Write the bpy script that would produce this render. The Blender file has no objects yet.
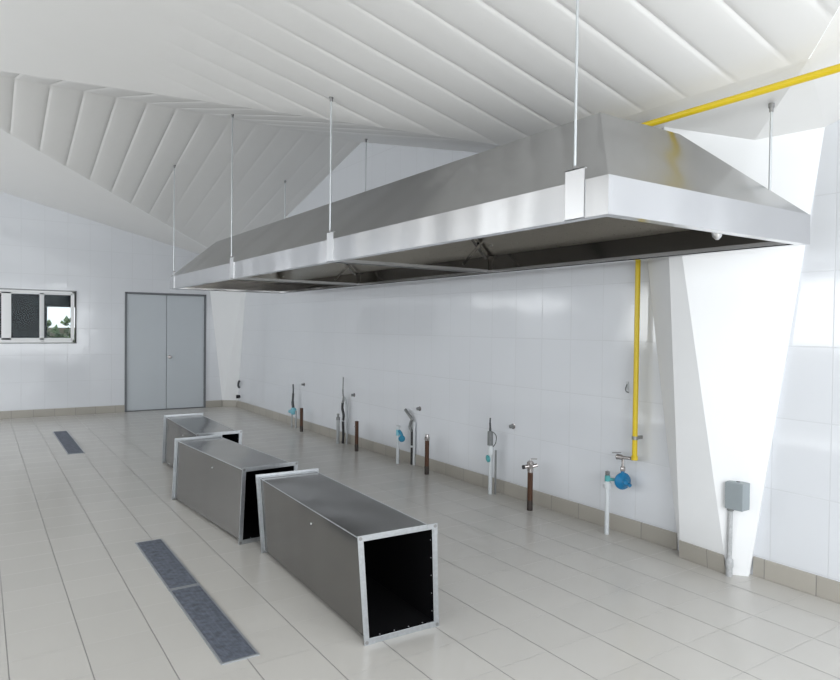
import bpy, bmesh, math, random
from mathutils import Vector, Matrix, noise
random.seed(7)
SC = bpy.context.scene
COL = SC.collection
PI = math.pi

# ------------------------------------------------------------------ camera
cam_data = bpy.data.cameras.new('camera')
cam = bpy.data.objects.new('camera', cam_data)
COL.objects.link(cam)
RX = Vector((0.8340296, -0.5515950, 0.0117348))
UP = Vector((0.0006781, 0.0222943, 0.9997512))
FW = Vector((0.5517193, 0.8338141, -0.0189682))
M = Matrix.Identity(4)
for i in range(3):
    M[i][0], M[i][1], M[i][2] = RX[i], UP[i], -FW[i]
M[2][3] = 1.5
cam.matrix_world = M
cam_data.sensor_fit = 'HORIZONTAL'
cam_data.sensor_width = 36.0
cam_data.lens = 667.892 / 840 * 36.0
cam_data.clip_start = 0.05
SC.camera = cam

# ------------------------------------------------------------------ sky, daylight through the openings, exposure
world = bpy.data.worlds.new('overcast_sky')
SC.world = world
world.use_nodes = True
bg = world.node_tree.nodes['Background']
bg.inputs[0].default_value = (0.90, 0.95, 1.0, 1)
bg.inputs[1].default_value = 1.6

SC.view_settings.view_transform = 'Standard'
SC.view_settings.look = 'None'
SC.view_settings.gamma = 1.0
SC.view_settings.use_curve_mapping = False
SC.view_settings.exposure = 0.10

def daylight(name, loc, direction, sx, sy, watts, colour=(0.95, 0.98, 1.0)):
    l = bpy.data.lights.new(name, 'AREA')
    l.shape = 'RECTANGLE'
    l.size, l.size_y = sx, sy
    l.energy = watts
    l.color = colour
    o = bpy.data.objects.new(name, l)
    COL.objects.link(o)
    o.location = loc
    o.rotation_euler = Vector(direction).to_track_quat('-Z', 'Y').to_euler()
    return o

# one in the wide opening behind the camera, one in each window of the left wall
daylight('daylight_rear', (1.35, -2.12, 1.55), (0, 1, 0), 4.1, 2.3, 150)
LEFT_WINDOWS = [(-1.2, 0.8), (2.2, 4.2), (5.6, 7.6), (9.0, 11.0)]
for (a, b), watts in zip(LEFT_WINDOWS, (28, 46, 62, 64)):
    daylight('daylight_window', (-5.56, (a + b) / 2, 1.85), (1, 0, 0), b - a, 1.3, watts)

daylight('daylight_high_window', (-3.2, 12.22, 2.11), (0, -1, 0), 3.2, 0.24, 11)

# ------------------------------------------------------------------ materials
def nodes_of(name):
    m = bpy.data.materials.new(name)
    m.use_nodes = True
    nt = m.node_tree
    return m, nt, nt.nodes['Principled BSDF']

def plain(name, rgb, rough=0.5, metal=0.0, bump=0.0, scale=20.0, vary=0.0, coat=0.0):
    m, nt, p = nodes_of(name)
    p.inputs['Base Color'].default_value = (*rgb, 1)
    p.inputs['Roughness'].default_value = rough
    p.inputs['Metallic'].default_value = metal
    p.inputs['Coat Weight'].default_value = coat
    if bump or vary:
        tc = nt.nodes.new('ShaderNodeTexCoord')
        n = nt.nodes.new('ShaderNodeTexNoise')
        n.inputs['Scale'].default_value = scale
        n.inputs['Detail'].default_value = 4
        nt.links.new(tc.outputs['Object'], n.inputs['Vector'])
        if bump:
            b = nt.nodes.new('ShaderNodeBump')
            b.inputs['Strength'].default_value = 1.0
            b.inputs['Distance'].default_value = bump
            nt.links.new(n.outputs['Fac'], b.inputs['Height'])
            nt.links.new(b.outputs['Normal'], p.inputs['Normal'])
        if vary:
            mx = nt.nodes.new('ShaderNodeMix')
            mx.data_type = 'RGBA'
            mx.inputs[6].default_value = (*[c * (1 - vary) for c in rgb], 1)
            mx.inputs[7].default_value = (*[min(1, c * (1 + vary)) for c in rgb], 1)
            nt.links.new(n.outputs['Fac'], mx.inputs[0])
            nt.links.new(mx.outputs[2], p.inputs['Base Color'])
    return m

def steel(name, rgb, rough, stretch=(1, 1, 1), streak=0.0, wave=0.0, wscale=1.2):
    m, nt, p = nodes_of(name)
    p.inputs['Metallic'].default_value = 1.0
    p.inputs['Base Color'].default_value = (*rgb, 1)
    tc = nt.nodes.new('ShaderNodeTexCoord')
    mp = nt.nodes.new('ShaderNodeMapping')
    mp.inputs['Scale'].default_value = stretch
    n = nt.nodes.new('ShaderNodeTexNoise')
    n.inputs['Scale'].default_value = 30
    n.inputs['Detail'].default_value = 3
    nt.links.new(tc.outputs['Object'], mp.inputs['Vector'])
    nt.links.new(mp.outputs['Vector'], n.inputs['Vector'])
    mr = nt.nodes.new('ShaderNodeMapRange')
    mr.inputs[3].default_value = max(0.02, rough - streak)
    mr.inputs[4].default_value = rough + streak
    nt.links.new(n.outputs['Fac'], mr.inputs[0])
    nt.links.new(mr.outputs[0], p.inputs['Roughness'])
    if wave:
        n2 = nt.nodes.new('ShaderNodeTexNoise')
        n2.inputs['Scale'].default_value = wscale
        n2.inputs['Detail'].default_value = 1
        b = nt.nodes.new('ShaderNodeBump')
        b.inputs['Distance'].default_value = wave
        mp2 = nt.nodes.new('ShaderNodeMapping')
        mp2.inputs['Scale'].default_value = (1, 1, 0.2)
        nt.links.new(tc.outputs['Object'], mp2.inputs['Vector'])
        nt.links.new(mp2.outputs['Vector'], n2.inputs['Vector'])
        nt.links.new(n2.outputs['Fac'], b.inputs['Height'])
        nt.links.new(b.outputs['Normal'], p.inputs['Normal'])
    return m

def tiled(name, rgb, grout, uaxis, vaxis, du, dv, u0, v0, gu, gv, rough, fu=1.0, fv=1.0, vary=0.03, tilt=0.0, spec=0.5):
    """rectangular tiles in world units: joints at u0 + k*du and v0 + k*dv"""
    m, nt, p = nodes_of(name)
    tc = nt.nodes.new('ShaderNodeTexCoord')
    sp = nt.nodes.new('ShaderNodeSeparateXYZ')
    nt.links.new(tc.outputs['Object'], sp.inputs[0])
    def mth(op, a, b=None):
        n = nt.nodes.new('ShaderNodeMath')
        n.operation = op
        for k, v in ((0, a), (1, b)):
            if v is None: continue
            if isinstance(v, (int, float)): n.inputs[k].default_value = v
            else: nt.links.new(v, n.inputs[k])
        return n.outputs[0]
    ids, masks = [], []
    for axis, d, o0, g, f in ((uaxis, du, u0, gu, fu), (vaxis, dv, v0, gv, fv)):
        t = mth('DIVIDE', mth('SUBTRACT', sp.outputs[axis], o0), d)
        ids.append(mth('FLOOR', t))
        fr = mth('FRACT', t)
        e = mth('MINIMUM', fr, mth('SUBTRACT', 1.0, fr))
        mr = nt.nodes.new('ShaderNodeMapRange')
        mr.interpolation_type = 'SMOOTHSTEP'
        mr.inputs[1].default_value = g / d * 0.35
        mr.inputs[2].default_value = g / d
        mr.inputs[3].default_value = f
        mr.inputs[4].default_value = 0.0
        nt.links.new(e, mr.inputs[0])
        masks.append(mr.outputs[0])
    mask = mth('MAXIMUM', masks[0], masks[1])
    cb = nt.nodes.new('ShaderNodeCombineXYZ')
    nt.links.new(ids[0], cb.inputs[0]); nt.links.new(ids[1], cb.inputs[1])
    wn = nt.nodes.new('ShaderNodeTexWhiteNoise')
    nt.links.new(cb.outputs[0], wn.inputs['Vector'])
    ns = nt.nodes.new('ShaderNodeTexNoise')
    ns.inputs['Scale'].default_value = 2.2
    ns.inputs['Detail'].default_value = 5
    nt.links.new(tc.outputs['Object'], ns.inputs['Vector'])
    val = mth('ADD', mth('MULTIPLY', mth('SUBTRACT', wn.outputs['Value'], 0.5), vary * 2),
              mth('ADD', 1.0, mth('MULTIPLY', mth('SUBTRACT', ns.outputs['Fac'], 0.5), vary * 3)))
    hv = nt.nodes.new('ShaderNodeHueSaturation')
    hv.inputs['Color'].default_value = (*rgb, 1)
    nt.links.new(val, hv.inputs['Value'])
    mx = nt.nodes.new('ShaderNodeMix'); mx.data_type = 'RGBA'
    nt.links.new(mask, mx.inputs[0])
    nt.links.new(hv.outputs[0], mx.inputs[6])
    mx.inputs[7].default_value = (*grout, 1)
    nt.links.new(mx.outputs[2], p.inputs['Base Color'])
    p.inputs['Specular IOR Level'].default_value = spec
    rr = mth('ADD', rough, mth('MULTIPLY', mask, 0.3))
    nt.links.new(rr, p.inputs['Roughness'])
    # height: joint groove and a faint pillow to each tile
    n3 = nt.nodes.new('ShaderNodeTexNoise')
    n3.inputs['Scale'].default_value = 3.0
    n3.inputs['Detail'].default_value = 1
    off = nt.nodes.new('ShaderNodeVectorMath'); off.operation = 'ADD'
    sc = nt.nodes.new('ShaderNodeVectorMath'); sc.operation = 'SCALE'
    sc.inputs['Scale'].default_value = 7.0
    nt.links.new(wn.outputs['Color'], sc.inputs[0])
    nt.links.new(tc.outputs['Object'], off.inputs[0]); nt.links.new(sc.outputs[0], off.inputs[1])
    nt.links.new(off.outputs[0], n3.inputs['Vector'])
    h = mth('SUBTRACT', mth('MULTIPLY', n3.outputs['Fac'], tilt), mth('MULTIPLY', mask, 0.0012))
    b = nt.nodes.new('ShaderNodeBump')
    b.inputs['Distance'].default_value = 1.0
    b.inputs['Strength'].default_value = 1.0
    nt.links.new(h, b.inputs['Height'])
    nt.links.new(b.outputs['Normal'], p.inputs['Normal'])
    return m

WALL = (0.76, 0.78, 0.815)
JOINT = (0.62, 0.635, 0.66)
M_floor = tiled('floor_tile', (0.585, 0.567, 0.535), (0.27, 0.26, 0.25), 0, 1, 0.3, 0.3, 0.109, 1.932, 0.0035, 0.0035, 0.24, 1.0, 0.4, 0.02, 0.0)
M_wall_x = tiled('wall_tile_long_wall', WALL, JOINT, 1, 2, 0.33, 0.43, 4.806, 0.125, 0.004, 0.004, 0.10, 0.6, 0.45, 0.006, 0.0025)
M_wall_y = tiled('wall_tile_end_wall', WALL, JOINT, 0, 2, 0.327, 0.43, 0.562, 0.125, 0.004, 0.004, 0.10, 0.6, 0.45, 0.006, 0.0025)
M_skirt_x = tiled('skirting_tile_long_wall', (0.43, 0.405, 0.36), (0.27, 0.26, 0.24), 1, 2, 0.3, 9, 3.99, -3, 0.004, 0.001, 0.3, 1, 0, 0.05)
M_skirt_y = tiled('skirting_tile_end_wall', (0.43, 0.405, 0.36), (0.27, 0.26, 0.24), 0, 2, 0.3, 9, 0.13, -3, 0.004, 0.001, 0.3, 1, 0, 0.05)
M_plaster = plain('white_plaster', (0.86, 0.87, 0.88), 0.6, bump=0.0006, scale=9, vary=0.01)
M_ceiling = plain('ceiling_lining', (0.83, 0.825, 0.81), 0.38, bump=0.003, scale=3.0, vary=0.015)
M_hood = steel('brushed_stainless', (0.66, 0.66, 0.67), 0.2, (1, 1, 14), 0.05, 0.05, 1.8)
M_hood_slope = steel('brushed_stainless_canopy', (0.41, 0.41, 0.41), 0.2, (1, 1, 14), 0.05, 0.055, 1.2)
M_bracket = steel('bright_stainless', (0.78, 0.78, 0.79), 0.3, (1, 1, 8), 0.05)
M_dark_steel = steel('dull_steel', (0.32, 0.32, 0.32), 0.4, (1, 1, 1), 0.05)
M_duct = steel('duct_sheet_steel', (0.225, 0.22, 0.212), 0.15, (1, 6, 1), 0.04, 0.012, 1.7)
M_flange = plain('galvanised_flange', (0.48, 0.50, 0.52), 0.36, 0.8, vary=0.2, scale=60)
M_liner = plain('black_duct_lining', (0.004, 0.004, 0.005), 0.8)
M_liner.node_tree.nodes['Principled BSDF'].inputs['Specular IOR Level'].default_value = 0.15
M_rod = plain('zinc_threaded_rod', (0.62, 0.65, 0.67), 0.35, 0.8)
M_black = plain('black_rubber', (0.02, 0.02, 0.022), 0.5)
M_yellow = plain('yellow_gas_paint', (0.72, 0.53, 0.015), 0.35, vary=0.08, scale=12)
M_grey_door = plain('grey_door_paint', (0.55, 0.59, 0.625), 0.32, vary=0.02, scale=3)
M_door_edge = plain('dark_door_frame', (0.16, 0.17, 0.185), 0.45)
M_white_pvc = plain('white_pvc', (0.62, 0.65, 0.67), 0.35, vary=0.04, scale=30)
M_grey_pvc = plain('grey_conduit', (0.40, 0.42, 0.43), 0.45, 0.3, vary=0.1, scale=40)
M_rust = plain('brown_rust_pipe', (0.08, 0.034, 0.017), 0.6, 0.2, vary=0.35, scale=45)
M_rust_dark = plain('dark_pipe_foot', (0.05, 0.04, 0.035), 0.6, 0.2, vary=0.3, scale=45)
M_chrome = plain('chrome_fitting', (0.50, 0.47, 0.46), 0.25, 0.9, vary=0.1, scale=60)
M_blue = plain('blue_regulator_paint', (0.01, 0.17, 0.36), 0.3)
M_cyan = plain('light_blue_tape', (0.20, 0.50, 0.60), 0.45, vary=0.15, scale=60)
M_teal = plain('teal_plastic', (0.09, 0.36, 0.38), 0.4)
M_cable = plain('dark_cable', (0.05, 0.055, 0.06), 0.5)
M_flex = plain('grey_flexible_sleeve', (0.24, 0.25, 0.25), 0.45, 0.4, vary=0.2, scale=80)
M_box = plain('grey_box_paint', (0.31, 0.35, 0.37), 0.4, vary=0.04, scale=30)
M_worn = plain('chipped_conduit_paint', (0.45, 0.46, 0.47), 0.55, vary=0.35, scale=55)
M_white_alu = plain('white_window_frame', (0.90, 0.91, 0.92), 0.35)
M_grey_trim = plain('grey_window_surround', (0.33, 0.34, 0.35), 0.5)
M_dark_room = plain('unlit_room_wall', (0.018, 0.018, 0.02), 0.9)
M_hood_in = steel('warm_lining_steel', (0.50, 0.475, 0.43), 0.3, (1, 1, 8), 0.08, 0.01, 1.2)  # slightly brownish steel for the hood lining
M_hood_in_dark = steel('shaded_skirt_steel', (0.22, 0.215, 0.21), 0.14, (1, 1, 8), 0.03)  # darker copy of the fascia steel, inner shade put into its colour
M_yard = plain('yard_earth', (0.30, 0.25, 0.18), 0.9, vary=0.5, scale=9)
M_leaf = plain('yard_shrub', (0.10, 0.16, 0.05), 0.8, vary=0.4, scale=20)
M_grate = plain('drain_grate_steel', (0.16, 0.18, 0.225), 0.5, 0.35, bump=0.002, scale=28, vary=0.75)
M_grate_edge = plain('drain_frame_steel', (0.38, 0.40, 0.43), 0.4, 0.5, vary=0.1, scale=30)
def glass_mat():
    m, nt, p = nodes_of('window_glass')
    tr = nt.nodes.new('ShaderNodeBsdfTransparent'); tr.inputs[0].default_value = (0.86, 0.9, 0.9, 1)
    gl = nt.nodes.new('ShaderNodeBsdfGlossy'); gl.inputs['Roughness'].default_value = 0.03; gl.inputs['Color'].default_value = (0.06, 0.065, 0.07, 1)
    mx = nt.nodes.new('ShaderNodeMixShader'); mx.inputs[0].default_value = 0.08
    nt.links.new(tr.outputs[0], mx.inputs[1]); nt.links.new(gl.outputs[0], mx.inputs[2])
    nt.links.new(mx.outputs[0], nt.nodes['Material Output'].inputs['Surface'])
    return m
M_glass = glass_mat()

# ------------------------------------------------------------------ mesh helpers
class MB:
    def __init__(self):
        self.v, self.f, self.s = [], [], []
    def face(self, pts, smooth=False):
        n = len(self.v); self.v += [tuple(p) for p in pts]
        self.f.append(tuple(range(n, n + len(pts)))); self.s.append(smooth)
        return self
    def raw(self, vs, fs, smooth=False):
        n = len(self.v); self.v += [tuple(p) for p in vs]
        for q in fs:
            self.f.append(tuple(n + i for i in q)); self.s.append(smooth)
        return self
    def box(self, a, b):
        x0, x1 = sorted((a[0], b[0])); y0, y1 = sorted((a[1], b[1])); z0, z1 = sorted((a[2], b[2]))
        vs = [(x, y, z) for x in (x0, x1) for y in (y0, y1) for z in (z0, z1)]
        return self.raw(vs, [(0, 1, 3, 2), (4, 6, 7, 5), (0, 4, 5, 1), (2, 3, 7, 6), (0, 2, 6, 4), (1, 5, 7, 3)])
    def obox(self, c, ax, ay, az):
        """oriented box: centre and three half-extent vectors"""
        c, ax, ay, az = map(Vector, (c, ax, ay, az))
        vs = [c + ax * i + ay * j + az * k for i in (-1, 1) for j in (-1, 1) for k in (-1, 1)]
        return self.raw(vs, [(0, 1, 3, 2), (4, 6, 7, 5), (0, 4, 5, 1), (2, 3, 7, 6), (0, 2, 6, 4), (1, 5, 7, 3)])
    def tube(self, path, r, seg=14, caps=True):
        path = [Vector(p) for p in path]
        rs = r if isinstance(r, (list, tuple)) else [r] * len(path)
        n0 = len(self.v); ref = None
        for i, p in enumerate(path):
            t = (path[min(i + 1, len(path) - 1)] - path[max(i - 1, 0)]).normalized()
            if ref is None:
                ref = Vector((0, 0, 1)) if abs(t.z) < 0.9 else Vector((1, 0, 0))
            a = (ref - t * ref.dot(t)).normalized(); ref = a
            b = t.cross(a)
            for k in range(seg):
                w = 2 * PI * k / seg
                self.v.append(tuple(p + (a * math.cos(w) + b * math.sin(w)) * rs[i]))
        for i in range(len(path) - 1):
            for k in range(seg):
                q = (k + 1) % seg
                self.f.append((n0 + i * seg + k, n0 + i * seg + q, n0 + (i + 1) * seg + q, n0 + (i + 1) * seg + k)); self.s.append(True)
        if caps:
            self.f.append(tuple(n0 + k for k in range(seg))[::-1]); self.s.append(False)
            e = n0 + (len(path) - 1) * seg
            self.f.append(tuple(e + k for k in range(seg))); self.s.append(False)
        return self
    def lathe(self, base, axis, prof, seg=20):
        """prof: list of (distance along the axis, radius)"""
        base = Vector(base); t = Vector(axis).normalized()
        ref = Vector((0, 0, 1)) if abs(t.z) < 0.9 else Vector((1, 0, 0))
        a = (ref - t * ref.dot(t)).normalized(); b = t.cross(a); n0 = len(self.v)
        for d, r in prof:
            for k in range(seg):
                w = 2 * PI * k / seg
                self.v.append(tuple(base + t * d + (a * math.cos(w) + b * math.sin(w)) * max(r, 1e-4)))
        for i in range(len(prof) - 1):
            for k in range(seg):
                q = (k + 1) % seg
                self.f.append((n0 + i * seg + k, n0 + i * seg + q, n0 + (i + 1) * seg + q, n0 + (i + 1) * seg + k))
                dd = abs(prof[i + 1][0] - prof[i][0]); dr = abs(prof[i + 1][1] - prof[i][1])
                self.s.append(True)
        self.f.append(tuple(n0 + k for k in range(seg))[::-1]); self.s.append(False)
        e = n0 + (len(prof) - 1) * seg
        self.f.append(tuple(e + k for k in range(seg))); self.s.append(False)
        return self
    def build(self, name, mat, parent=None, bevel=0.0, loc=None, fix=True):
        me = bpy.data.meshes.new(name)
        me.from_pydata(self.v, [], self.f)
        me.polygons.foreach_set('use_smooth', self.s)
        me.materials.append(mat)
        if fix:
            bm = bmesh.new(); bm.from_mesh(me)
            bmesh.ops.recalc_face_normals(bm, faces=bm.faces)
            bm.to_mesh(me); bm.free()
        me.update()
        o = bpy.data.objects.new(name, me)
        COL.objects.link(o)
        if parent is not None: o.parent = parent
        if loc is not None: o.location = loc
        if bevel:
            md = o.modifiers.new('bevel', 'BEVEL')
            md.width = bevel; md.segments = 2; md.limit_method = 'ANGLE'; md.angle_limit = math.radians(50)
        if any(self.s):
            md = o.modifiers.new('edges', 'EDGE_SPLIT'); md.split_angle = math.radians(38)
        return o

def smooth_path(pts, n=6):
    pts = [Vector(p) for p in pts]; out = []
    P = [pts[0] * 2 - pts[1]] + pts + [pts[-1] * 2 - pts[-2]]
    for i in range(1, len(P) - 2):
        for k in range(n):
            t = k / n
            out.append(0.5 * ((2 * P[i]) + (P[i + 1] - P[i - 1]) * t + (2 * P[i - 1] - 5 * P[i] + 4 * P[i + 1] - P[i + 2]) * t * t
                              + (3 * P[i] - P[i - 1] - 3 * P[i + 1] + P[i + 2]) * t ** 3))
    out.append(pts[-1]); return out

def rounded(pts, r, n=6):
    """polyline with its corners rounded"""
    pts = [Vector(p) for p in pts]; out = [pts[0]]
    for i in range(1, len(pts) - 1):
        a = pts[i] + (pts[i - 1] - pts[i]).normalized() * r
        b = pts[i] + (pts[i + 1] - pts[i]).normalized() * r
        for k in range(n + 1):
            t = k / n
            out.append(a * (1 - t) ** 2 + pts[i] * 2 * t * (1 - t) + b * t * t)
    out.append(pts[-1]); return out

def tag(o, label, cat, group=None, kind=None):
    if label: o['label'] = label
    if cat: o['category'] = cat
    if group: o['group'] = group
    if kind: o['kind'] = kind
    return o

def thing(name, label, cat, loc=(0, 0, 0), rz=0.0, group=None):
    o = bpy.data.objects.new(name, None)
    COL.objects.link(o)
    o.location = loc; o.rotation_euler = (0, 0, rz)
    o.empty_display_size = 0.1
    return tag(o, label, cat, group)

def struct(o, label=None, cat=None):
    o['kind'] = 'structure'
    if label: o['label'] = label
    if cat: o['category'] = cat
    return o

# ------------------------------------------------------------------ the roof: folded planes
XW, XL, XR = 3.98, -5.586, -0.803       # right wall, left wall, ridge along Y
YB, YF, YR = 12.24, -2.15, 7.39         # back wall, rear wall, ridge across
ZL, ZH = 2.605, 3.796                   # valley and ridge heights
SX, SY, SY2 = 0.249, 0.25, 0.267
XG = 3.26                               # fold in front of the pillar
def zx(x): return ZL + SX * (XW - x) if x >= XR else ZL + SX * (x - XL)
def zfar(y): return ZH - SY * (y - YR)
def znear(y): return ZH - SY2 * (YR - y)
def zzero(y): return ZL + SY2 * (2.31 - y)
def ceil_z(x, y):
    t = zfar(y) if y >= YR else max(znear(y), zzero(y))
    return max(zx(x), t)

K = (3.793, 2.205, 2.619)
MM = (3.52, 2.627, 2.750)
CT = (3.98, 1.906, 2.655)
W1 = (3.98, 2.926, 2.605)
E0 = (XG, 3.60, zx(XG))
E2 = (XG, 1.64, zx(XG))

cm = MB()
UU = [0.0, 0.035, 0.10, 0.22, 0.38, 0.55, 0.72, 0.86, 0.95]
def pad(u): return 1 - abs(2 * u - 1) ** 3.5
def sheet(cols, start, end, point, amp, rows=26):
    """columns between seams; start/end give the two ends of a column, amp the depth of the padding"""
    vs = []
    for c, (pos, u) in enumerate(cols):
        a, b = start(pos), end(pos)
        for r in range(rows + 1):
            t = r / rows
            s = a + (b - a) * t
            x, y, z = point(pos, s)
            k = 1.0 if 0 < r < rows else 0.0
            if r == 1 or r == rows - 1: k = 0.75
            w = noise.noise(Vector((x * 1.7, y * 1.7, 3.1))) * 0.35
            z -= k * amp(x, y) * (pad(u) + w * (1 if 0.02 < u < 0.97 else 0.0) - 0.6 * (u < 0.01))
            vs.append((x, y, z))
    n = rows + 1
    fs = [(c * n + r, (c + 1) * n + r, (c + 1) * n + r + 1, c * n + r + 1) for c in range(len(cols) - 1) for r in range(rows)]
    cm.raw(vs, fs, True)
def columns(lo, hi, first, step):
    """column positions from lo to hi with seams at first + k*step"""
    out = [(lo, 0.02)]
    k = math.floor((lo - first) / step)
    while first + k * step < hi:
        for u in UU:
            p = first + (k + u) * step
            if lo + 0.004 < p < hi - 0.004: out.append((p, u))
        k += 1
    out.append((hi, 0.98)); return out
def smooth01(t): t = max(0, min(1, t)); return t * t * (3 - 2 * t)
# far slope, seams along Y
cF = lambda y: XW - (y and 0)
def crease_far(x): return YR + (ZH - zx(x)) / SY
def crease_near(x): return YR - (ZH - zx(x)) / SY2
def crease_zero(x): return 2.31 - (zx(x) - ZL) / SY2
sheet(columns(XR, XW, 0.289, 0.2945), lambda x: YR, crease_far, lambda x, s: (x, s, zfar(s)),
      lambda x, y: 0.0085 * (1 - 0.65 * smooth01((x - 1.7) / 0.8)))
# grazing slope in front of the ridge
sheet(columns(XR, XG, 0.289, 0.2945), lambda x: YR, crease_near, lambda x, s: (x, s, znear(s)),
      lambda x, y: 0.010 * smooth01((x + 0.2) / 0.8))
cm.face([E0, W1, (XW, YR, ZH), (XG, YR, ZH)])
# wide slope towards the long wall, seams along X
def f1_end(y):
    if y > 3.60: return XG - (y - 3.60) * (XG - XR) / (YR - 3.60)
    if y < 1.64: return XG - (1.64 - y) * (XG - XR) / (1.64 - YF)
    return XG
sheet(columns(YF, YR, 3.150, 0.2855), lambda y: XR, f1_end, lambda y, s: (s, y, zx(s)),
      lambda x, y: 0.0095 * smooth01((x - 0.7) / 1.7) * (1 - 0.5 * smooth01((x - 2.9) / 0.36)), rows=34)
# slope beside the end wall
cm.raw([(XR, YR, ZH), (XW, 12.159, ZL), (XW, YB, ZL), (XR, YB, ZH)], [(0, 1, 2, 3)])
# soffit pieces round the pillar
cm.face([E2, K, MM]); cm.face([E2, MM, E0]); cm.face([E0, MM, W1])
# next bay, beside and behind the camera
sheet(columns(XR, XG, 0.289, 0.2945), lambda x: YF, crease_zero, lambda x, s: (x, s, zzero(s)), lambda x, y: 0.004, rows=12)
cm.face([E2, K, CT]); cm.face([E2, CT, (XW, YF, ZH)]); cm.face([E2, (XW, YF, ZH), (XG, YF, ZH)])
# left half of the room
AL, AZ = (XR, YR, ZH), (XR, YF, ZH)
cm.face([AL, (XL, 2.926, ZL), (XL, 2.31, ZL), AZ])
cm.face([AL, (XL, 2.926, ZL), (XL, YR, ZH)])
cm.face([AL, (XL, YR, ZH), (XL, 12.159, ZL)])
cm.face([AL, (XL, 12.159, ZL), (XL, YB, ZL), (XR, YB, ZH)])
cm.face([AZ, (XL, 2.31, ZL), (XL, YF, ZH)])
ceiling = struct(cm.build('ceiling', M_ceiling, fix=False), 'white folded ceiling of padded panels')

# ------------------------------------------------------------------ floor and walls
struct(MB().box((XL - 0.2, YF - 0.2, -0.12), (XW + 0.2, YB + 0.2, 0)).build('floor', M_floor))

def prism(mb, poly, axis, a, b):
    """extrude a polygon of (u, z) along the axis between a and b"""
    n = len(poly)
    P = (lambda u, z, w: (w, u, z)) if axis == 'x' else (lambda u, z, w: (u, w, z))
    vs = [P(u, z, a) for u, z in poly] + [P(u, z, b) for u, z in poly]
    fs = [tuple(range(n)), tuple(range(2 * n - 1, n - 1, -1))] + [(i, (i + 1) % n, n + (i + 1) % n, n + i) for i in range(n)]
    mb.raw(vs, fs); return mb
# right wall with its zigzag top
prof = [(YF, 0), (YB, 0), (YB, ZL), (12.159, ZL), (YR, ZH), (2.926, ZL), (2.31, ZL), (1.906, 2.655), (YF, ZH)]
struct(prism(MB(), prof, 'x', XW, XW + 0.2).build('wall_right', M_wall_x))
# back wall round the window and the door
WX0, WX1, WZ0, WZ1 = -0.616, 1.346, 1.17, 2.03
DX0, DX1, DZ1 = 2.09, 3.43, 2.035
wb = MB()
for (x0, x1, z0, z1) in ((XL, WX0, 0, 1.9), (XL, -4.85, 1.9, 2.035), (-1.55, WX0, 1.9, 2.035), (WX0, WX1, 0, WZ0), (WX0, WX1, WZ1, 2.035), (WX1, DX0, 0, 2.035), (DX1, XW, 0, 2.035)):
    wb.box((x0, YB, z0), (x1, YB + 0.16, z1))
wb.box((XL, YB, 2.035), (-4.85, YB + 0.16, 2.32)); wb.box((-1.55, YB, 2.035), (XW, YB + 0.16, 2.32))
prism(wb, [(XL, 2.32), (XW, 2.32), (XW, ZL), (XR, ZH), (XL, ZL)], 'y', YB, YB + 0.16)
struct(wb.build('wall_back', M_wall_y))
# left wall with four windows
wl = MB()
ys = [YF] + [v for w in LEFT_WINDOWS for v in w] + [YB]
for i in range(0, len(ys), 2): wl.box((XL - 0.2, ys[i], 0), (XL, ys[i + 1], 2.5))
for a, b in LEFT_WINDOWS: wl.box((XL - 0.2, a, 0), (XL, b, 1.2))
prism(wl, [(YF, 2.5), (YB, 2.5), (YB, ZL), (12.159, ZL), (YR, ZH), (2.926, ZL), (2.31, ZL), (YF, ZH)], 'x', XL - 0.2, XL)
struct(wl.build('wall_left', M_wall_x))
# rear wall with one wide opening
wr = MB()
RX0, RX1, RZ0, RZ1 = -0.7, 3.4, 0.4, 2.7
for (x0, x1, z0, z1) in ((XL, RX0, 0, ZH), (RX1, XW, 0, ZH), (RX0, RX1, 0, RZ0), (RX0, RX1, RZ1, ZH)):
    wr.box((x0, YF - 0.2, z0), (x1, YF, z1))
struct(wr.build('wall_rear', M_wall_y))

# skirting tiles
SK = 0.118
struct(MB().box((XW - 0.014, 2.80, 0), (XW, YB, SK)).build('baseboard_right', M_skirt_x, bevel=0.003))
struct(MB().box((XW - 0.014, YF, 0), (XW, 2.262, SK)).build('baseboard_near', M_skirt_x, bevel=0.003))
struct(MB().box((XL, YB - 0.014, 0), (DX0 - 0.012, YB, SK)).build('baseboard_back', M_skirt_y, bevel=0.003))
struct(MB().box((DX1 + 0.012, YB - 0.014, 0), (XW - 0.014, YB, SK)).build('baseboard_corner', M_skirt_y, bevel=0.003))

# faceted pillar on the long wall
Ab, Bb, Cb, Db = (3.876, 2.704, 0), (3.854, 2.36, 0), (3.93, 2.265, 0), (XW, 2.79, 0)
Rb = (XW, 2.285, 0)
pm = MB()
pm.face([Ab, Bb, MM]); pm.face([Bb, Cb, CT]); pm.face([Bb, CT, K]); pm.face([Bb, K, MM])
DT = (XW, 3.19, znear(3.19))
pm.face([Ab, MM, DT]); pm.face([Ab, DT, Db]); pm.face([Rb, Db, DT, W1, CT]); pm.face([Cb, Rb, CT]); pm.face([CT, W1, MM, K]); pm.face([MM, W1, DT]); pm.face([Ab, Bb, Cb, Rb, Db])
struct(pm.build('wall_pillar', M_plaster), 'white faceted pillar that widens towards the ceiling', 'pillar')
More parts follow.
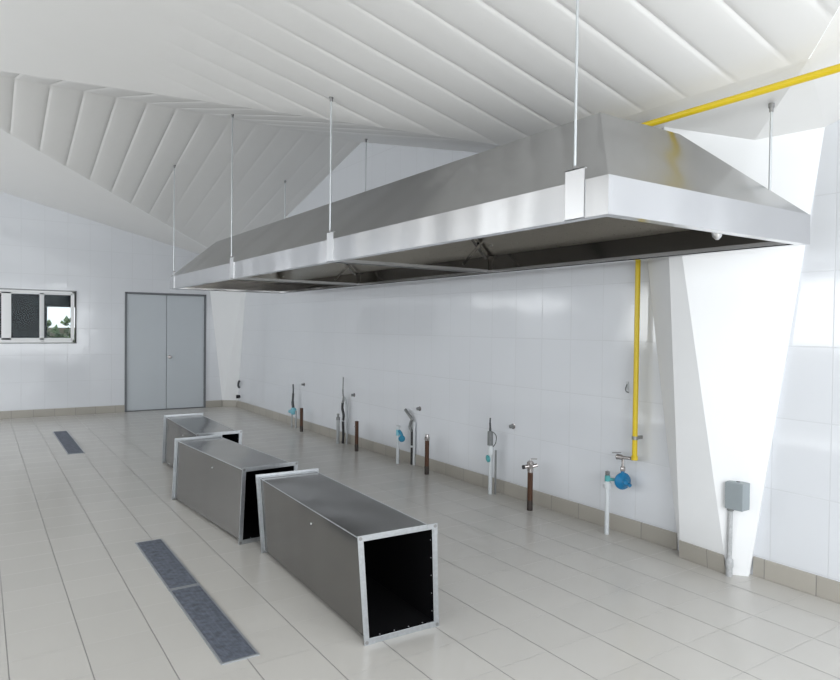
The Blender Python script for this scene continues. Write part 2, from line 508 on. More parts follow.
# its skirting tiles on the narrow front
def lerp(a, b, t): return tuple(a[i] + (b[i] - a[i]) * t for i in range(3))
t = SK / MM[2]
sk = MB()
pA, pB = Vector(Ab), Vector(Bb)
qA, qB = Vector(lerp(Ab, MM, t)), Vector(lerp(Bb, MM, t))
o = Vector((-0.012, 0, 0))
sk.raw([pA, pB, qB, qA, pA + o, pB + o, qB + o, qA + o],
       [(0, 1, 2, 3), (4, 7, 6, 5), (0, 4, 5, 1), (1, 5, 6, 2), (2, 6, 7, 3), (3, 7, 4, 0)])
struct(sk.build('baseboard_pillar', M_skirt_x, bevel=0.002))
# half pillar folded across the back right corner
hb = MB()
L0, L1 = (3.76, YB, 0), (3.44, YB, 2.74)
R0, R1 = (XW, 12.08, 0), (XW, 11.55, 2.757)
C0, C1 = (XW, YB, 0), (XW, YB, ZL)
hb.face([L0, R0, R1]); hb.face([L0, R1, L1]); hb.face([L0, R0, C0]); hb.face([L0, L1, C1, C0]); hb.face([R0, R1, C1, C0]); hb.face([L1, R1, C1])
struct(hb.build('corner_pillar', M_plaster), 'white faceted half pillar folded across the back corner', 'pillar')

cs = MB()
a_, b_ = Vector((L0[0] - 0.0, YB - 0.014, 0)), Vector((XW - 0.014, R0[1], 0))
nn = Vector((-(b_ - a_).y, (b_ - a_).x, 0)).normalized() * -0.012
if nn.x > 0: nn = -nn
cs.raw([a_, b_, b_ + nn, a_ + nn] + [v + Vector((0, 0, SK)) for v in (a_, b_, b_ + nn, a_ + nn)],
       [(0, 1, 2, 3), (4, 7, 6, 5), (0, 4, 5, 1), (1, 5, 6, 2), (2, 6, 7, 3), (3, 7, 4, 0)])
struct(cs.build('baseboard_corner_pillar', M_skirt_y))

# ------------------------------------------------------------------ door
door = thing('door_1', None, None, (DX0, YB, 0)); door['kind'] = 'structure'
door['label'] = 'closed grey steel double door in the back wall'
W = DX1 - DX0
f = MB()
f.box((-0.012, -0.02, 0), (0.018, 0.10, DZ1)); f.box((W - 0.018, -0.02, 0), (W + 0.012, 0.10, DZ1))
f.box((-0.012, -0.02, DZ1 - 0.020), (W + 0.012, 0.10, DZ1 + 0.010)); f.box((0, 0.0, 0), (W, 0.09, 0.012))
f.build('door_frame', M_door_edge, door)
for x0, x1 in ((0.021, W / 2 - 0.004), (W / 2 + 0.004, W - 0.021)):
    MB().box((x0, 0.0, 0.016), (x1, 0.045, DZ1 - 0.024)).build('door_leaf', M_grey_door, door, bevel=0.003)
MB().box((W / 2 - 0.006, 0.03, 0.014), (W / 2 + 0.006, 0.06, DZ1 - 0.02)).build('meeting_strip', M_door_edge, door)
h = MB().lathe((W / 2 + 0.05, 0.0, 0.93), (0, -1, 0), [(0, 0.03), (0.008, 0.03), (0.01, 0.014), (0.04, 0.012), (0.045, 0.026), (0.07, 0.028), (0.078, 0.015)])
h.build('door_knob', M_chrome, door)
for z in (0.25, 1.0, 1.75):
    MB().tube([(W - 0.018, -0.008, z), (W - 0.018, -0.008, z + 0.1)], 0.008, 8).build('hinge', M_door_edge, door)

# ------------------------------------------------------------------ window with the unlit room behind it
win = thing('window_1', None, None, (0, YB, 0)); win['kind'] = 'structure'
win['label'] = 'white framed sliding window in the back wall'
g = MB()
for (x0, x1, z0, z1) in ((WX0, WX1, WZ1 - 0.012, WZ1), (WX0, WX1, WZ0, WZ0 + 0.012), (WX0, WX0 + 0.012, WZ0, WZ1), (WX1 - 0.012, WX1, WZ0, WZ1)):
    g.box((x0, -0.014, z0), (x1, 0.12, z1))
g.build('window_surround', M_grey_trim, win)
fr = MB()
fx0, fx1, fz0, fz1 = WX0 + 0.03, WX1 - 0.035, WZ0 + 0.014, WZ1 - 0.016
for (x0, x1, z0, z1) in ((fx0, fx1, fz1 - 0.035, fz1), (fx0, fx1, fz0, fz0 + 0.045), (fx0, fx0 + 0.03, fz0, fz1), (fx1 - 0.03, fx1, fz0, fz1)):
    fr.box((x0, -0.022, z0), (x1, 0.09, z1))
fr.build('window_frame', M_white_alu, win, bevel=0.003)
mid = (WX0 + WX1) / 2
def sash(x0, x1, y, wl_, wr_):
    s = MB()
    a, b = fz0 + 0.045, fz1 - 0.035
    s.box((x0, y, a), (x0 + wl_, y + 0.03, b)); s.box((x1 - wr_, y, a), (x1, y + 0.03, b))
    s.box((x0, y, a), (x1, y + 0.03, a + 0.03)); s.box((x0, y, b - 0.025), (x1, y + 0.03, b))
    so = s.build('sash', M_white_alu, win, bevel=0.002)
    MB().box((x0 + wl_ - .004, y + 0.012, a + 0.025), (x1 - wr_ + .004, y + 0.017, b - 0.02)).build('pane', M_glass, so)
xs = [fx0 + 0.03, -0.115, mid - 0.0, 0.845, fx1 - 0.03]
sash(xs[0], -0.08, -0.02, 0.035, 0.035); sash(-0.115, 0.335, 0.0, 0.035, 0.035)
sash(0.335, 0.85, -0.02, 0.095, 0.035); sash(0.845, fx1 - 0.03, 0.0, 0.035, 0.02)
MB().box((0.83, -0.032, 1.205), (0.88, -0.02, 1.218)).build('latch', M_dark_steel, win)
# room behind
rm = MB()
bx0, bx1, by0, by1 = -3.0, 4.6, YB + 0.16, YB + 4.6
ox0, ox1, oz0, oz1 = 1.27, 2.1, 1.00, 1.86
rm.box((bx0 - .1, by0, -0.12), (bx1 + .1, by1, 0)); rm.box((bx0 - .1, by0, 2.7), (bx1 + .1, by1, 2.8))
rm.box((bx0 - .1, by0, 0), (bx0, by1, 2.7)); rm.box((bx1, by0, 0), (bx1 + .1, by1, 2.7))
for (x0, x1, z0, z1) in ((bx0, ox0, 0, 2.7), (ox1, bx1, 0, 2.7), (ox0, ox1, 0, oz0), (ox0, ox1, oz1, 2.7)):
    rm.box((x0, by1, z0), (x1, by1 + .1, z1))
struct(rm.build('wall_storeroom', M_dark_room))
tag(MB().box((-8, by1 + 0.1, -0.3), (14, by1 + 30, -0.05)).build('yard_ground', M_yard), 'brown earth of the yard seen through the window', 'ground', kind='structure')
tag(MB().box((-4, by1 + 6, -0.1), (10, by1 + 7, 1.36)).build('earth_bank', M_yard), 'low brown earth bank in the yard seen through the window', 'bank', kind='structure')
sh = MB()
for i in range(110):
    c = Vector((random.uniform(0.8, 4.6), by1 + random.uniform(4.6, 5.7), random.uniform(0.1, 1.38)))
    for k in range(10):
        d = Vector((random.gauss(0, 1), random.gauss(0, 1), random.gauss(0, 1))).normalized()
        p = c + d * 0.22; e = d.cross(Vector((0, 0, 1))).normalized() * 0.09
        sh.face([p - e, p + d * 0.16, p + e, p - d * 0.1])
tag(sh.build('yard_shrub', M_leaf), 'green shrubs in the yard beyond the storeroom window', 'shrub', kind='stuff')

# ------------------------------------------------------------------ extraction hood
HX0, HY0, HZ = 2.04, 1.77, 1.95
HW, HL, HF, HT, IN = 1.53, 7.13, 0.153, 0.595, 0.455
hood = thing('extraction_hood', 'long stainless steel kitchen extraction hood hanging from rods below the ceiling', 'hood', (HX0, HY0, HZ))
T = 0.012
def ring(mb, x0, x1, y0, y1, z0, z1, t_):
    mb.box((x0, y0, z0), (x0 + t_, y1, z1)); mb.box((x1 - t_, y0, z0), (x1, y1, z1))
    mb.box((x0 + t_, y0, z0), (x1 - t_, y0 + t_, z1)); mb.box((x0 + t_, y1 - t_, z0), (x1 - t_, y1, z1))
sk = MB(); ring(sk, 0, HW, 0, HL, 0, HF, T)
sk.build('fascia', M_hood, hood)
def shell(off, z0, z1, flip):
    a = off
    lo = [(a, a, z0), (HW - a, a, z0), (HW - a, HL - a, z0), (a, HL - a, z0)]
    hi = [(IN + a * .4, IN + a * .4, z1), (HW - IN - a * .4, IN + a * .4, z1), (HW - IN - a * .4, HL - IN - a * .4, z1), (IN + a * .4, HL - IN - a * .4, z1)]
    return lo, hi
lo, hi = shell(0.004, HF, HT, False)
li, hj = shell(0.016, HF - 0.002, HT - 0.012, True)
cn = MB()
n = 5
for i in range(4):
    j = (i + 1) % 4
    cn.face([lo[i], lo[j], hi[j], hi[i]])
cn.face(hi)
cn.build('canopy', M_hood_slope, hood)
ci = MB()
for i in range(4):
    j = (i + 1) % 4
    ci.face([li[i], hj[i], hj[j], li[j]])
ci.face(hj[::-1])
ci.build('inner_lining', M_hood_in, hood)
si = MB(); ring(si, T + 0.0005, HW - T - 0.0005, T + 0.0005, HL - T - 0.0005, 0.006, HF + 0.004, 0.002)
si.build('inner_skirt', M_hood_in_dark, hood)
lp = MB(); ring(lp, T, HW - T, T, HL - T, 0, 0.005, 0.045)
ring(lp, T + 0.041, HW - T - 0.041, T + 0.041, HL - T - 0.041, 0.0, 0.028, 0.004)
lp.build('grease_gutter', M_hood, hood)
for yc in (2.57, 4.88):
    b = MB()
    b.box((T, yc - 0.018, 0.006), (HW - T, yc + 0.018, 0.010)); b.box((T, yc - 0.018, 0.006), (HW - T, yc - 0.014, 0.036))
    b.build('crossbar', M_dark_steel, hood)
    # rib up the inner back slope, with its diagonal stay
    for s in (0, 1):
        r = MB()
        X = (lambda x: x) if s else (lambda x: HW - x)
        p0, p1 = Vector((X(0.03), yc, HF)), Vector((X(IN + 0.0), yc, HT - 0.02))
        d = (p1 - p0) / 2
        r.obox((p0 + p1) / 2 + Vector((0.012 if s else -0.012, 0, -0.02)), d, (0, 0.02, 0), Vector((d.z, 0, -d.x)).normalized() * 0.012)
        r.box((X(T), yc - 0.02, 0.01), (X(T + 0.03), yc + 0.02, HF))
        r.build('inner_rib', M_hood_in_dark, hood)
    d = MB().obox((HW - 0.20, yc - 0.04, 0.18), (0.12, 0, 0.12), (0, 0.004, 0), (0.008, 0, -0.008))
    d.build('diagonal_stay', M_hood_in_dark, hood)
for (x, y, zl) in ((1.14, 0.27, 0.105), (0.48, 4.85, 0.165)):
    l = MB().lathe((x, y, zl), (0, 0, -1), [(-0.03, 0.022), (0, 0.024), (0.01, 0.026), (0.035, 0.03), (0.07, 0.022), (0.085, 0.008)], 14)
    lo_ = l.build('lamp_holder', M_bracket, hood)
    MB().tube([(x, y, zl + 0.02), (x, y, zl + (0.26 if x < 1 else 0.22))], 0.008, 8).build('stem', M_dark_steel, lo_)
for yc in (1.3, 3.37, 5.5):
    cl = MB(); ring(cl, 0.53, 1.0, yc - 0.3, yc + 0.3, HT - 0.002, HT + 0.03, 0.003)
    cl.build('duct_collar', M_hood_slope, hood)
RODY = [1.945, 4.225, 6.385, 8.66]
HB = {}
for side in (0, 1):
    for i, ry in enumerate(RODY):
        y = ry - HY0; w = 0.052 if i == 0 else (0.05 if i < 3 else 0.02)
        sx = (lambda q: -q) if side == 0 else (lambda q: HW + q)
        b = MB()
        if side == 0:
            b.box((-0.004, y - w, 0.0), (-0.001, y + w, 0.205)); b.box((-0.004, y - w, 0.201), (0.012, y + w, 0.205))
            b.box((-0.004, y - w, 0.0), (0.0, y + w, 0.003)); nx = 0.002
        else:
            nx = 3.495 - HX0; w = 0.02
            b.box((nx - 0.02, y - w, HF + 0.06), (nx - 0.016, y + w, 0.262)); b.box((nx - 0.02, y - w, 0.258), (nx + 0.02, y + w, 0.262))
        bo = b.build('hanging_bracket', M_bracket, hood)
        MB().lathe((nx, y, 0.205 if side == 0 else 0.262), (0, 0, 1), [(0, 0.013), (0.012, 0.013)], 6).build('nut', M_dark_steel, bo)

# ------------------------------------------------------------------ rods that carry the hood
names = [['near front corner', 'second from the camera on the front side', 'third from the camera on the front side', 'far front corner beside the door'],
         ['near back corner beside the yellow pipe', 'second from the camera on the wall side', 'third from the camera on the wall side', 'far back corner']]
for side in (0, 1):
    for i, ry in enumerate(RODY):
        x = 2.046 if side == 0 else 3.495
        if side == 0: x = HX0 - 0.003
        top = ceil_z(x, ry)
        if side == 1 and i == 0: top = 2.694
        zb = 2.168 if side == 0 else 2.236
        rod = thing('hanger_rod', 'thin steel rod from ceiling to hood, ' + names[side][i], 'rod', (x, ry, zb), group='rods carrying the extraction hood')
        L = top - zb
        MB().tube([(0, 0, 0), (0, 0, L)], 0.0058 if i == 0 and side == 0 else 0.0064, 10).build('shaft', M_rod, rod)
        MB().lathe((0, 0, L + 0.01), (0, 0, -1), [(0, 0.015), (0.022, 0.015), (0.026, 0.011), (0.045, 0.010)], 12).build('ceiling_anchor', M_dark_steel, rod)

# ------------------------------------------------------------------ three duct sections on the floor
def duct(loc, rz, w, h, L, label, lean=0.0, lean_r=0.0):
    t = thing('duct_section', label, 'duct', loc, rz, 'duct sections lying in a row on the floor')
    F, TH = 0.029, 0.004
    a = F * 0.75
    b = MB()
    x0, x1, z0, z1 = a, w - a, a, h - a
    for q, (p0, p1) in enumerate((((x0, z0), (x1, z0)), ((x1, z0), (x1, z1)), ((x1, z1), (x0, z1)), ((x0, z1), (x0, z0)))):
        # each side slightly dished towards its middle
        nx, nz = (p1[1] - p0[1]), -(p1[0] - p0[0]); ln = math.hypot(nx, nz); nx, nz = nx / ln, nz / ln
        vs, fs, N, R = [], [], 8, 14
        for i in range(N + 1):
            for j in range(R + 1):
                u, v = i / N, j / R
                dsh = 0.006 * math.sin(PI * u) * math.sin(PI * v)
                vs.append((p0[0] + (p1[0] - p0[0]) * u - nx * dsh, 0.002 + (L - 0.004) * v, p0[1] + (p1[1] - p0[1]) * u - nz * dsh))
        for i in range(N):
            for j in range(R):
                fs.append((i * (R + 1) + j, (i + 1) * (R + 1) + j, (i + 1) * (R + 1) + j + 1, i * (R + 1) + j + 1))
        b.raw(vs, fs, True)
    b.build('body', M_duct, t)
    # inner lining; far end closed by an added sheet that blocks the light
    k = a + 0.010; li = MB()
    c = [(k, k), (w - k, k), (w - k, h - k), (k, h - k)]
    for i in range(4):
        p, q = c[i], c[(i + 1) % 4]
        li.face([(p[0], 0.006, p[1]), (q[0], 0.006, q[1]), (q[0], L - 0.01, q[1]), (p[0], L - 0.01, p[1])])
    li.face([(x, L - 0.01, z) for x, z in c])
    li.build('inner_lining', M_liner, t, fix=False)
    for x, z, nm in ((x0, z1, 1), (x1, z1, 1)):
        MB().box((x - 0.0025, F, z - 0.003), (x + 0.0025, L - F, z + 0.002)).build('lock_seam', M_flange, t, bevel=0.002)
    for e in (0, 1):
        y0, y1 = (0, TH) if e == 0 else (L - TH, L)
        ya, yb = (0, F) if e == 0 else (L - F, L)
        fl = MB()
        for (X0, X1, Z0, Z1) in ((0, F, 0, h), (w - F, w, 0, h), (F, w - F, 0, F), (F, w - F, h - F, h)):
            fl.box((X0, y0, Z0), (X1, y1, Z1))
        s = a - 0.005
        for (X0, X1, Z0, Z1) in ((s, a, s, h - s), (w - a, w - s, s, h - s), (s, w - s, s, a), (s, w - s, h - a, h - s)):
            fl.box((X0, ya, Z0), (X1, yb, Z1))
        fo = fl.build('flange', M_flange, t, bevel=0.0015)
        yy, dr = (0, -1) if e == 0 else (L, 1)
        for X in (0, w):
            for Z in (0, h):
                cp = MB()
                ix, iz = (1 if X == 0 else -1), (1 if Z == 0 else -1)
                cp.box((X, yy, Z), (X + ix * F * 1.9, yy + dr * 0.0025, Z + iz * F * 0.8))
                cp.box((X, yy, Z + iz * F * 0.8), (X + ix * F * 0.8, yy + dr * 0.0025, Z + iz * F * 1.9))
                co = cp.build('corner_plate', M_flange, fo)
                MB().lathe((X + ix * F * 0.45, yy + dr * 0.002, Z + iz * F * 0.45), (0, dr, 0), [(0, 0.009), (0.002, 0.009), (0.0021, 0.001)], 12).build('bolt', M_dark_steel, fo)
        if e == 0:
            rvs = []
            for zz in [0.08 + 0.09 * q for q in range(5)]:
                rvs.append(MB().lathe((w - F - 0.001, 0.012, zz), (-1, 0, 0), [(0, 0.004), (0.004, 0.003)], 6))
                rvs.append(MB().lathe((F + 0.001, 0.012, zz), (1, 0, 0), [(0, 0.004), (0.004, 0.003)], 6))
            for xx in [0.09 + 0.08 * q for q in range(4)]:
                rvs.append(MB().lathe((xx, 0.012, F + 0.001), (0, 0, 1), [(0, 0.004), (0.004, 0.003)], 6))
            for rv in rvs: rv.build('rivet', M_flange, t)
    MB().lathe((a, L * 0.42, h * 0.80), (-1, 0, 0), [(0, 0.006), (0.004, 0.005)], 8).build('screw', M_bracket, t)
    for ch in list(t.children) + [g_ for c_ in t.children for g_ in c_.children]:
        for v in ch.data.vertices:
            k = v.co.x / w
            v.co.x += (lean * (1 - k) + lean_r * k) * v.co.z / h
    return t
DH = 0.524
duct((1.512, 2.728, 0), math.radians(-1.6), 0.42, DH, 1.485, 'large steel duct section nearest the camera, open black end facing forward', -0.042, -0.018)
duct((1.481, 4.452, 0), math.radians(4.0), 0.425, DH, 1.46, 'middle steel duct section, partly behind the nearest one', 0.024, 0.018)
duct((1.625, 6.12, 0), math.radians(-1.4), 0.42, 0.518, 1.42, 'farthest steel duct section, in front of the grey double door', 0.015, 0.015)

# ------------------------------------------------------------------ drain grates in the floor
def grate(x0, x1, y0, y1, label):
    t = thing('drain_grate', label, 'drain grate', ((x0 + x1) / 2, y0, 0), 0, 'grates let into the floor')
    w, L = (x1 - x0) / 2, y1 - y0
    f = MB(); ring(f, -w, w, 0, L, 0.0, 0.006, 0.010)
    f.build('frame', M_grate_edge, t)
    MB().box((-w + .01, .01, 0), (w - .01, L - .01, 0.002)).build('recess_shade', M_rust_dark, t)  # flat dark plate stands in for the shaded recess under the bars
    g_ = MB(); n = int(L / 0.014)
    for i in range(n):
        y = 0.012 + i * (L - 0.024) / n
        g_.box((-w + 0.010, y, 0.001), (w - 0.010, y + 0.0085, 0.0055))
    for k in range(1, 7):
        x = -w + k * 2 * w / 7
        g_.box((x - 0.003, 0.01, 0.001), (x + 0.003, L - 0.01, 0.005))
    g_.build('bars', M_grate, t)
grate(0.893, 1.067, 2.905, 3.878, 'dark metal floor grate nearest the camera, left of the front duct')
grate(0.893, 1.067, 3.888, 4.850, 'dark metal floor grate joined end to end behind the nearest grate')
grate(0.852, 1.030, 8.55, 10.42, 'dark metal floor grate far away in front of the window wall')

# ------------------------------------------------------------------ yellow gas pipe
gp = thing('gas_pipe', 'yellow gas pipe running below the ceiling and down the tiled wall', 'pipe', (3.905, 3.11, 0.58))
def rel(pts, o): return [Vector(p) - Vector(o) for p in pts]
path = rounded([(3.262, YF, 2.70), (3.262, 3.11, 2.70), (3.262, 3.11, 2.60), (3.905, 3.11, 2.60), (3.905, 3.11, 0.60)], 0.045)
MB().tube(rel(path, (3.905, 3.11, 0.58)), 0.0185, 16).build('pipe_run', M_yellow, gp)
for z in (0.73,):
    c = MB().lathe((0.0, 0, z - 0.58 - 0.012), (0, 0, 1), [(0, 0.0225), (0.024, 0.0225)], 16)
    c.box((0.0, -0.008, z - 0.592), (0.075, 0.008, z - 0.568))
    c.build('pipe_clamp', M_yellow if z > 1 else M_dark_steel, gp)
for y in (-0.6, 1.0):
    c = MB().lathe(Vector((3.262, y - 0.012, 2.70)) - Vector((3.905, 3.11, 0.58)), (0, 1, 0), [(0, 0.0225), (0.024, 0.0225)], 16)
    z1 = ceil_z(3.262, y)
    p = Vector((3.262, y, 2.70)) - Vector((3.905, 3.11, 0.58))
    c.tube([p, p + Vector((0, 0, z1 - 2.70))], 0.004, 6)
    c.build('pipe_hanger', M_dark_steel, gp)
MB().lathe((0, 0, -0.01), (0, 0, 1), [(0, 0.016), (0.002, 0.023), (0.03, 0.023), (0.034, 0.019)], 16).build('end_socket', M_yellow, gp)

# ------------------------------------------------------------------ service stubs along the wall
def stub(name, label, loc, group='service pipes standing at the foot of the wall'):
    return thing(name, label, 'pipe', loc, 0, group)
def upright(t, h, r, mat, name='pipe'):
    return MB().tube([(0, 0, 0), (0, 0, h)], r, 16).build(name, mat, t)

# F: gas stand pipe with the blue regulator
t = stub('gas_standpipe', 'white standpipe with blue round gas regulator under the yellow pipe', (3.845, 3.30, 0))
upright(t, 0.345, 0.0165, M_white_pvc)
MB().lathe((0, 0, 0.335), (0, 0, 1), [(0, 0.022), (0.012, 0.029), (0.045, 0.029), (0.055, 0.02)], 16).build('cap', M_white_pvc, t)
v = MB().lathe((0, 0, 0.385), (0, 0, 1), [(0, 0.014), (0.004, 0.02), (0.045, 0.02), (0.05, 0.012)], 8)
v.tube([(0, 0, 0.405), (0.03, -0.055, 0.405)], 0.012, 12)
v.build('valve_body', M_teal, t)
MB().lathe((0, 0, 0.43), (0, 0, 1), [(0, 0.012), (0.005, 0.016), (0.03, 0.017), (0.034, 0.01)], 8).build('valve_nut', M_dark_steel, t)
rg = MB().lathe((0.045, -0.10, 0.405), (-0.40, -0.92, 0), [(-0.035, 0.022), (-0.02, 0.045), (-0.012, 0.058), (-0.004, 0.062), (0.004, 0.062), (0.010, 0.054), (0.022, 0.042), (0.034, 0.024), (0.05, 0.02), (0.055, 0.014)], 28)
rg.tube([(0.045, -0.10, 0.405), (0.045, -0.10, 0.495)], 0.014, 12)
rg.tube([(0.045, -0.10, 0.405), (0.045, -0.17, 0.385)], 0.014, 12)
rg.build('regulator', M_blue, t)
cf = MB().lathe((0.045, -0.10, 0.475), (0, 0, 1), [(0, 0.014), (0.006, 0.018), (0.03, 0.018), (0.036, 0.013)], 6)
cf.tube([(0.045, -0.10, 0.49), (0.045, -0.10, 0.565)], 0.010, 12)
cf.lathe((0.03, -0.075, 0.578), (0.3, -1, 0), [(-0.02, 0.012), (-0.015, 0.02), (0.02, 0.02), (0.03, 0.012), (0.09, 0.012)], 12)
cf.tube(rounded([(0.045, -0.10, 0.575), (0.06, -0.14, 0.575), (0.06, -0.172, 0.575)], 0.012), 0.011, 12)
cf.build('coupling', M_chrome, t)
MB().obox((0.03, -0.055, 0.605), (0.012, -0.03, 0.004), (0.006, 0.003, 0), (0, 0, 0.003)).build('lever', M_dark_steel, t)

def brown(loc, h, label, top=None):
    t = stub('drain_stub', label, loc)
    MB().tube([(0, 0, 0.07), (0, 0, h)], 0.0225, 18).build('pipe', M_rust, t)
    MB().lathe((0, 0, 0), (0, 0, 1), [(0, 0.0235), (0.07, 0.0235), (0.085, 0.0225)], 18).build('foot', M_rust_dark, t)
    return t
brown((3.824, 8.80, 0), 0.335, 'plain brown rusty pipe stub, the farthest of the four')
t = brown((3.80, 7.10, 0), 0.362, 'brown rusty pipe stub standing beside the tall wavy cable')
MB().lathe((-0.022, -0.004, 0.30), (-1, 0, 0), [(0, 0.008), (0.008, 0.007)], 8).build('screw', M_chrome, t)
t = brown((3.82, 5.62, 0), 0.35, 'brown rusty pipe stub with plain silver cap beside blue taped pipe')
c = MB().lathe((0, 0, 0.345), (0, 0, 1), [(0, 0.024), (0.004, 0.027), (0.035, 0.027), (0.04, 0.022), (0.062, 0.02), (0.066, 0.012)], 18)
c.build('cap', M_chrome, t)
MB().lathe((-0.02, -0.02, 0.375), (-0.7, -0.7, 0), [(0, 0.008), (0.012, 0.007)], 8).build('bleed_screw', M_dark_steel, t)
t = brown((3.80, 4.07, 0), 0.32, 'brown rusty pipe stub with silver elbow valve, the nearest of the four')
c = MB().lathe((0, 0, 0.315), (0, 0, 1), [(0, 0.024), (0.02, 0.026), (0.05, 0.023), (0.06, 0.028), (0.085, 0.028), (0.095, 0.014)], 18)
c.tube([(0, 0, 0.37), (-0.055, 0.02, 0.36)], [0.018, 0.015], 12)
c.tube([(0, 0, 0.36), (0.05, -0.03, 0.375)], [0.018, 0.015], 12)
c.build('elbow_valve', M_chrome, t)
MB().lathe((-0.05, 0.018, 0.361), (-0.94, 0.34, -0.17), [(0, 0.017), (0.016, 0.017), (0.018, 0.008)], 12).build('plug', M_black, t)
MB().tube(rounded([(0, 0, 0.40), (0, 0, 0.425), (0.045, -0.03, 0.425)], 0.01), 0.004, 8).build('handle', M_chrome, t)

# D: white pipe with grey fitting and cable
t = stub('water_standpipe', 'white standpipe with grey junction fitting and upright dark cable', (3.864, 4.66, 0))
upright(t, 0.36, 0.018, M_white_pvc)
MB().lathe((0, 0, 0.35), (0, 0, 1), [(0, 0.022), (0.006, 0.028), (0.05, 0.030), (0.075, 0.022), (0.09, 0.022)], 18).build('cap', M_white_pvc, t)
MB().lathe((0.0, 0.0, 0.325), (-0.75, 0.6, -0.2), [(0, 0.012), (0.01, 0.034), (0.034, 0.034), (0.044, 0.012)], 12).build('tap', M_teal, t)
MB().tube([(0.03, -0.035, 0), (0.03, -0.035, 0.40)], 0.009, 10).build('rear_conduit', M_flex, t)
MB().box((-0.026, -0.018, 0.44), (0.014, 0.020, 0.57)).build('junction_fitting', M_flex, t, bevel=0.005)
MB().tube(smooth_path([(0.01, -0.02, 0.43), (0.02, -0.045, 0.47), (0.02, -0.05, 0.53), (0.012, -0.02, 0.562)]), 0.004, 8).build('cable_loop', M_cable, t)
MB().tube(smooth_path([(-0.008, 0, 0.56), (-0.006, 0.004, 0.60), (-0.01, 0.002, 0.65), (-0.006, 0.004, 0.69)]), [0.011] * 6 + [0.009] * 6 + [0.007] * 7, 10).build('cable_end', M_cable, t)

# C: white pipe wrapped in blue, and the dark conduit with its bent end
t = stub('taped_standpipe', 'white standpipe wrapped in blue tape with blue valve hanging off', (3.845, 6.23, 0))
upright(t, 0.39, 0.0175, M_white_pvc)
MB().lathe((0, 0, 0.385), (0, 0, 1), [(0, 0.024), (0.004, 0.027), (0.03, 0.027), (0.036, 0.02)], 16).build('cap', M_white_pvc, t)
MB().tube([(0, 0, 0.31), (0, 0, 0.375)], 0.020, 14).build('tape', M_cyan, t)
w_ = MB().tube(smooth_path([(0, 0, 0.36), (0.01, -0.02, 0.355), (0.02, -0.045, 0.32), (0.02, -0.055, 0.26)]), 0.017, 12)
w_.lathe((0.02, -0.052, 0.28), (-0.6, -0.75, 0), [(-0.02, 0.02), (-0.01, 0.036), (0.01, 0.036), (0.02, 0.022)], 16)
w_.build('valve', plain('blue_valve', (0.02, 0.22, 0.36), 0.4, vary=0.2, scale=40), t)
t = stub('cable_conduit', 'black conduit with grey flexible sleeve bent over at the top', (3.95, 6.105, 0))
MB().tube([(0, 0, 0), (0, 0, 0.36)], 0.014, 12).build('pipe', M_black, t)
MB().lathe((0, 0, 0.19), (0, 0, 1), [(0, 0.018), (0.02, 0.018)], 12).build('clip', M_white_pvc, t)
MB().tube(smooth_path([(0, 0.005, 0.36), (-0.005, 0.035, 0.41), (-0.004, 0.015, 0.47), (-0.005, 0.0, 0.50), (-0.02, 0.04, 0.545), (-0.02, 0.11, 0.59)]), 0.017, 12).build('flexible_sleeve', M_flex, t)
MB().tube([(0.008, -0.032, 0), (0.008, -0.032, 0.47)], 0.015, 12).build('rear_conduit', M_white_pvc, t)

# B: grey capped conduit and the tall wavy cable
t = stub('capped_conduit', 'short grey capped conduit left of the tallest wavy cable', (3.85, 7.70, 0))
upright(t, 0.31, 0.021, M_grey_pvc)
MB().lathe((0, 0, 0.30), (0, 0, 1), [(0, 0.025), (0.035, 0.025), (0.04, 0.014), (0.06, 0.014), (0.064, 0.018), (0.08, 0.016)], 16).build('cap', M_flex, t)
t = stub('wavy_cable', 'tallest wavy dark cable rising up the wall from black conduit', (3.90, 7.66, 0))
MB().tube(smooth_path([(0, 0, 0), (0.004, -0.004, 0.12), (0, 0, 0.27), (0, -0.015, 0.36), (0, 0.022, 0.45), (0.0, 0.016, 0.52)]), 0.016, 12).build('pipe', M_black, t)
MB().tube(smooth_path([(0.0, 0.016, 0.52), (0, -0.012, 0.58), (0.0, 0.012, 0.64), (0.005, 0.018, 0.74), (0.005, 0.014, 0.85)]), [0.015] * 8 + [0.011] * 8 + [0.008] * 9, 12).build('cable_end', M_flex, t)
MB().tube(smooth_path([(0.02, -0.07, 0), (0.02, -0.075, 0.30), (0.02, -0.05, 0.48), (0.012, -0.02, 0.60)]), 0.012, 10).build('rear_conduit', M_grey_pvc, t)
MB().lathe((0, 0, 0.285), (0, 0, 1), [(0, 0.019), (0.02, 0.019)], 12).build('clip', M_white_pvc, t)

# A: pair of thin pipes with the pale blue valve
t = stub('valve_standpipe', 'pair of thin grey pipes with pale blue valve and dark cable', (3.86, 9.18, 0))
m1 = MB().tube([(0, 0.055, 0), (0, 0.055, 0.26)], 0.011, 12); m1.build('pipe', M_grey_pvc, t)
MB().tube([(0.02, -0.05, 0), (0.02, -0.05, 0.26)], 0.013, 12).build('pipe', M_grey_pvc, t)
v = MB().lathe((0, 0.0, 0.20), (0, 0, 1), [(0, 0.03), (0.02, 0.044), (0.07, 0.046), (0.095, 0.03), (0.10, 0.015)], 16)
v.tube([(0, 0, 0.245), (-0.02, 0.10, 0.235)], [0.03, 0.024], 12)
v.build('valve', M_cyan, t)
MB().tube(smooth_path([(0, 0.01, 0.295), (0, 0.03, 0.37), (0.0, 0.02, 0.45), (0, 0.012, 0.55), (0.005, 0.03, 0.64)]), [0.02] * 8 + [0.016] * 8 + [0.011] * 9, 12).build('cable_end', M_cable, t)

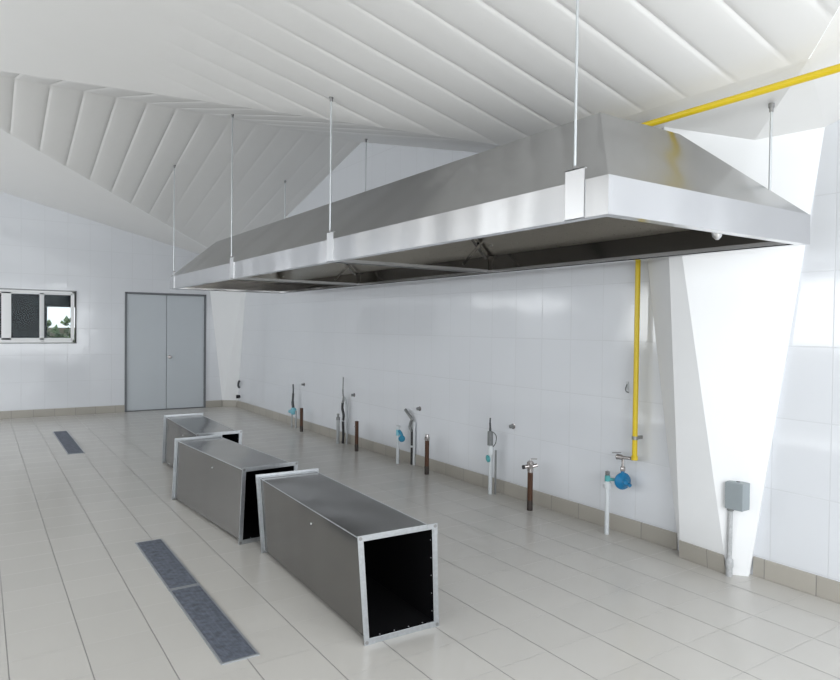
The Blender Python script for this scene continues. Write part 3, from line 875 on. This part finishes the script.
# wall sockets: small round outlets with their grey plugs
for (y, z, w) in ((9.07, 0.645, 'farthest, above the pale blue valve'), (7.51, 0.632, 'beside the tallest wavy cable'), (6.0, 0.622, 'above the bent flexible sleeve'), (4.49, 0.628, 'nearest, right of the grey junction fitting')):
    t = thing('wall_outlet', 'small grey pipe outlet in the tiled wall, ' + w, 'pipe outlet', (XW, y, z), 0, 'capped outlets in the tiled wall')
    MB().lathe((0, 0, 0), (-1, 0, 0), [(-0.003, 0.026), (0.004, 0.026), (0.006, 0.019)], 16).build('collar', M_chrome, t)
    MB().lathe((-0.004, 0, 0), (-1, 0, 0), [(0, 0.017), (0.035, 0.017), (0.037, 0.011)], 8).build('plug', M_flex, t)
t = thing('corner_outlet', 'dark pipe outlet with short cable low in the back corner', 'pipe outlet', (XW, 11.95, 0.20))
MB().lathe((0, 0, 0), (-1, 0, 0), [(-0.003, 0.03), (0.02, 0.03), (0.03, 0.034), (0.06, 0.034), (0.065, 0.02)], 14).build('plug', M_black, t)
MB().tube(smooth_path([(-0.005, 0.0, 0.16), (-0.03, 0, 0.19), (-0.03, -0.01, 0.25), (-0.02, -0.03, 0.29)]), [0.017] * 19, 10).build('cable_end', M_cable, t)
t = thing('wall_hook', 'small clear hook on the tiles left of the yellow pipe', 'hook', (XW, 3.245, 1.07))
MB().box((-0.004, -0.012, -0.01), (0, 0.012, 0.05)).build('plate', M_white_pvc, t)
MB().tube(smooth_path([(-0.004, 0, 0.03), (-0.02, 0, 0.0), (-0.025, -0.01, -0.02), (-0.01, -0.02, -0.03)]), 0.004, 8).build('hook', M_flex, t)
MB().box((-0.004, -0.085, -0.035), (0, -0.055, -0.005)).build('plate', M_white_pvc, t)

# conduit and switch box on the pillar
t = thing('switch_box', 'grey electrical box on upright conduit in front of the white pillar', 'electrical box', (3.835, 2.335, 0))
MB().tube([(0, 0, 0.0), (0, 0, 0.44)], 0.0145, 14).build('conduit', M_worn, t)
MB().lathe((0, 0, 0.0), (0, 0, 1), [(0, 0.020), (0.05, 0.019), (0.06, 0.024), (0.10, 0.023), (0.11, 0.016)], 14).build('conduit_foot', M_worn, t)
MB().lathe((0, 0, 0.40), (0, 0, 1), [(0, 0.015), (0.004, 0.02), (0.024, 0.02)], 12).build('conduit_nut', M_flex, t)
c0 = Vector((0.002, -0.045, 0.505)); ax = Vector((-0.30, -0.954, 0)).normalized(); ay = Vector((0.954, -0.30, 0)).normalized()
bx = MB().obox(c0, ax * -0.0 + Vector((0.0, 0.055, 0)), Vector((0.038, 0, 0)), (0, 0, 0.082))
bx.build('box', M_box, t, bevel=0.005)
MB().obox(c0 + Vector((-0.041, 0, -0.002)), (0, 0.057, 0), (0.004, 0, 0), (0, 0, 0.080)).build('cover', M_box, t, bevel=0.003)
MB().lathe(c0 + Vector((0, 0, 0.08)), (0, 0, 1), [(0, 0.012), (0.004, 0.011)], 10).build('knockout', M_black, t)
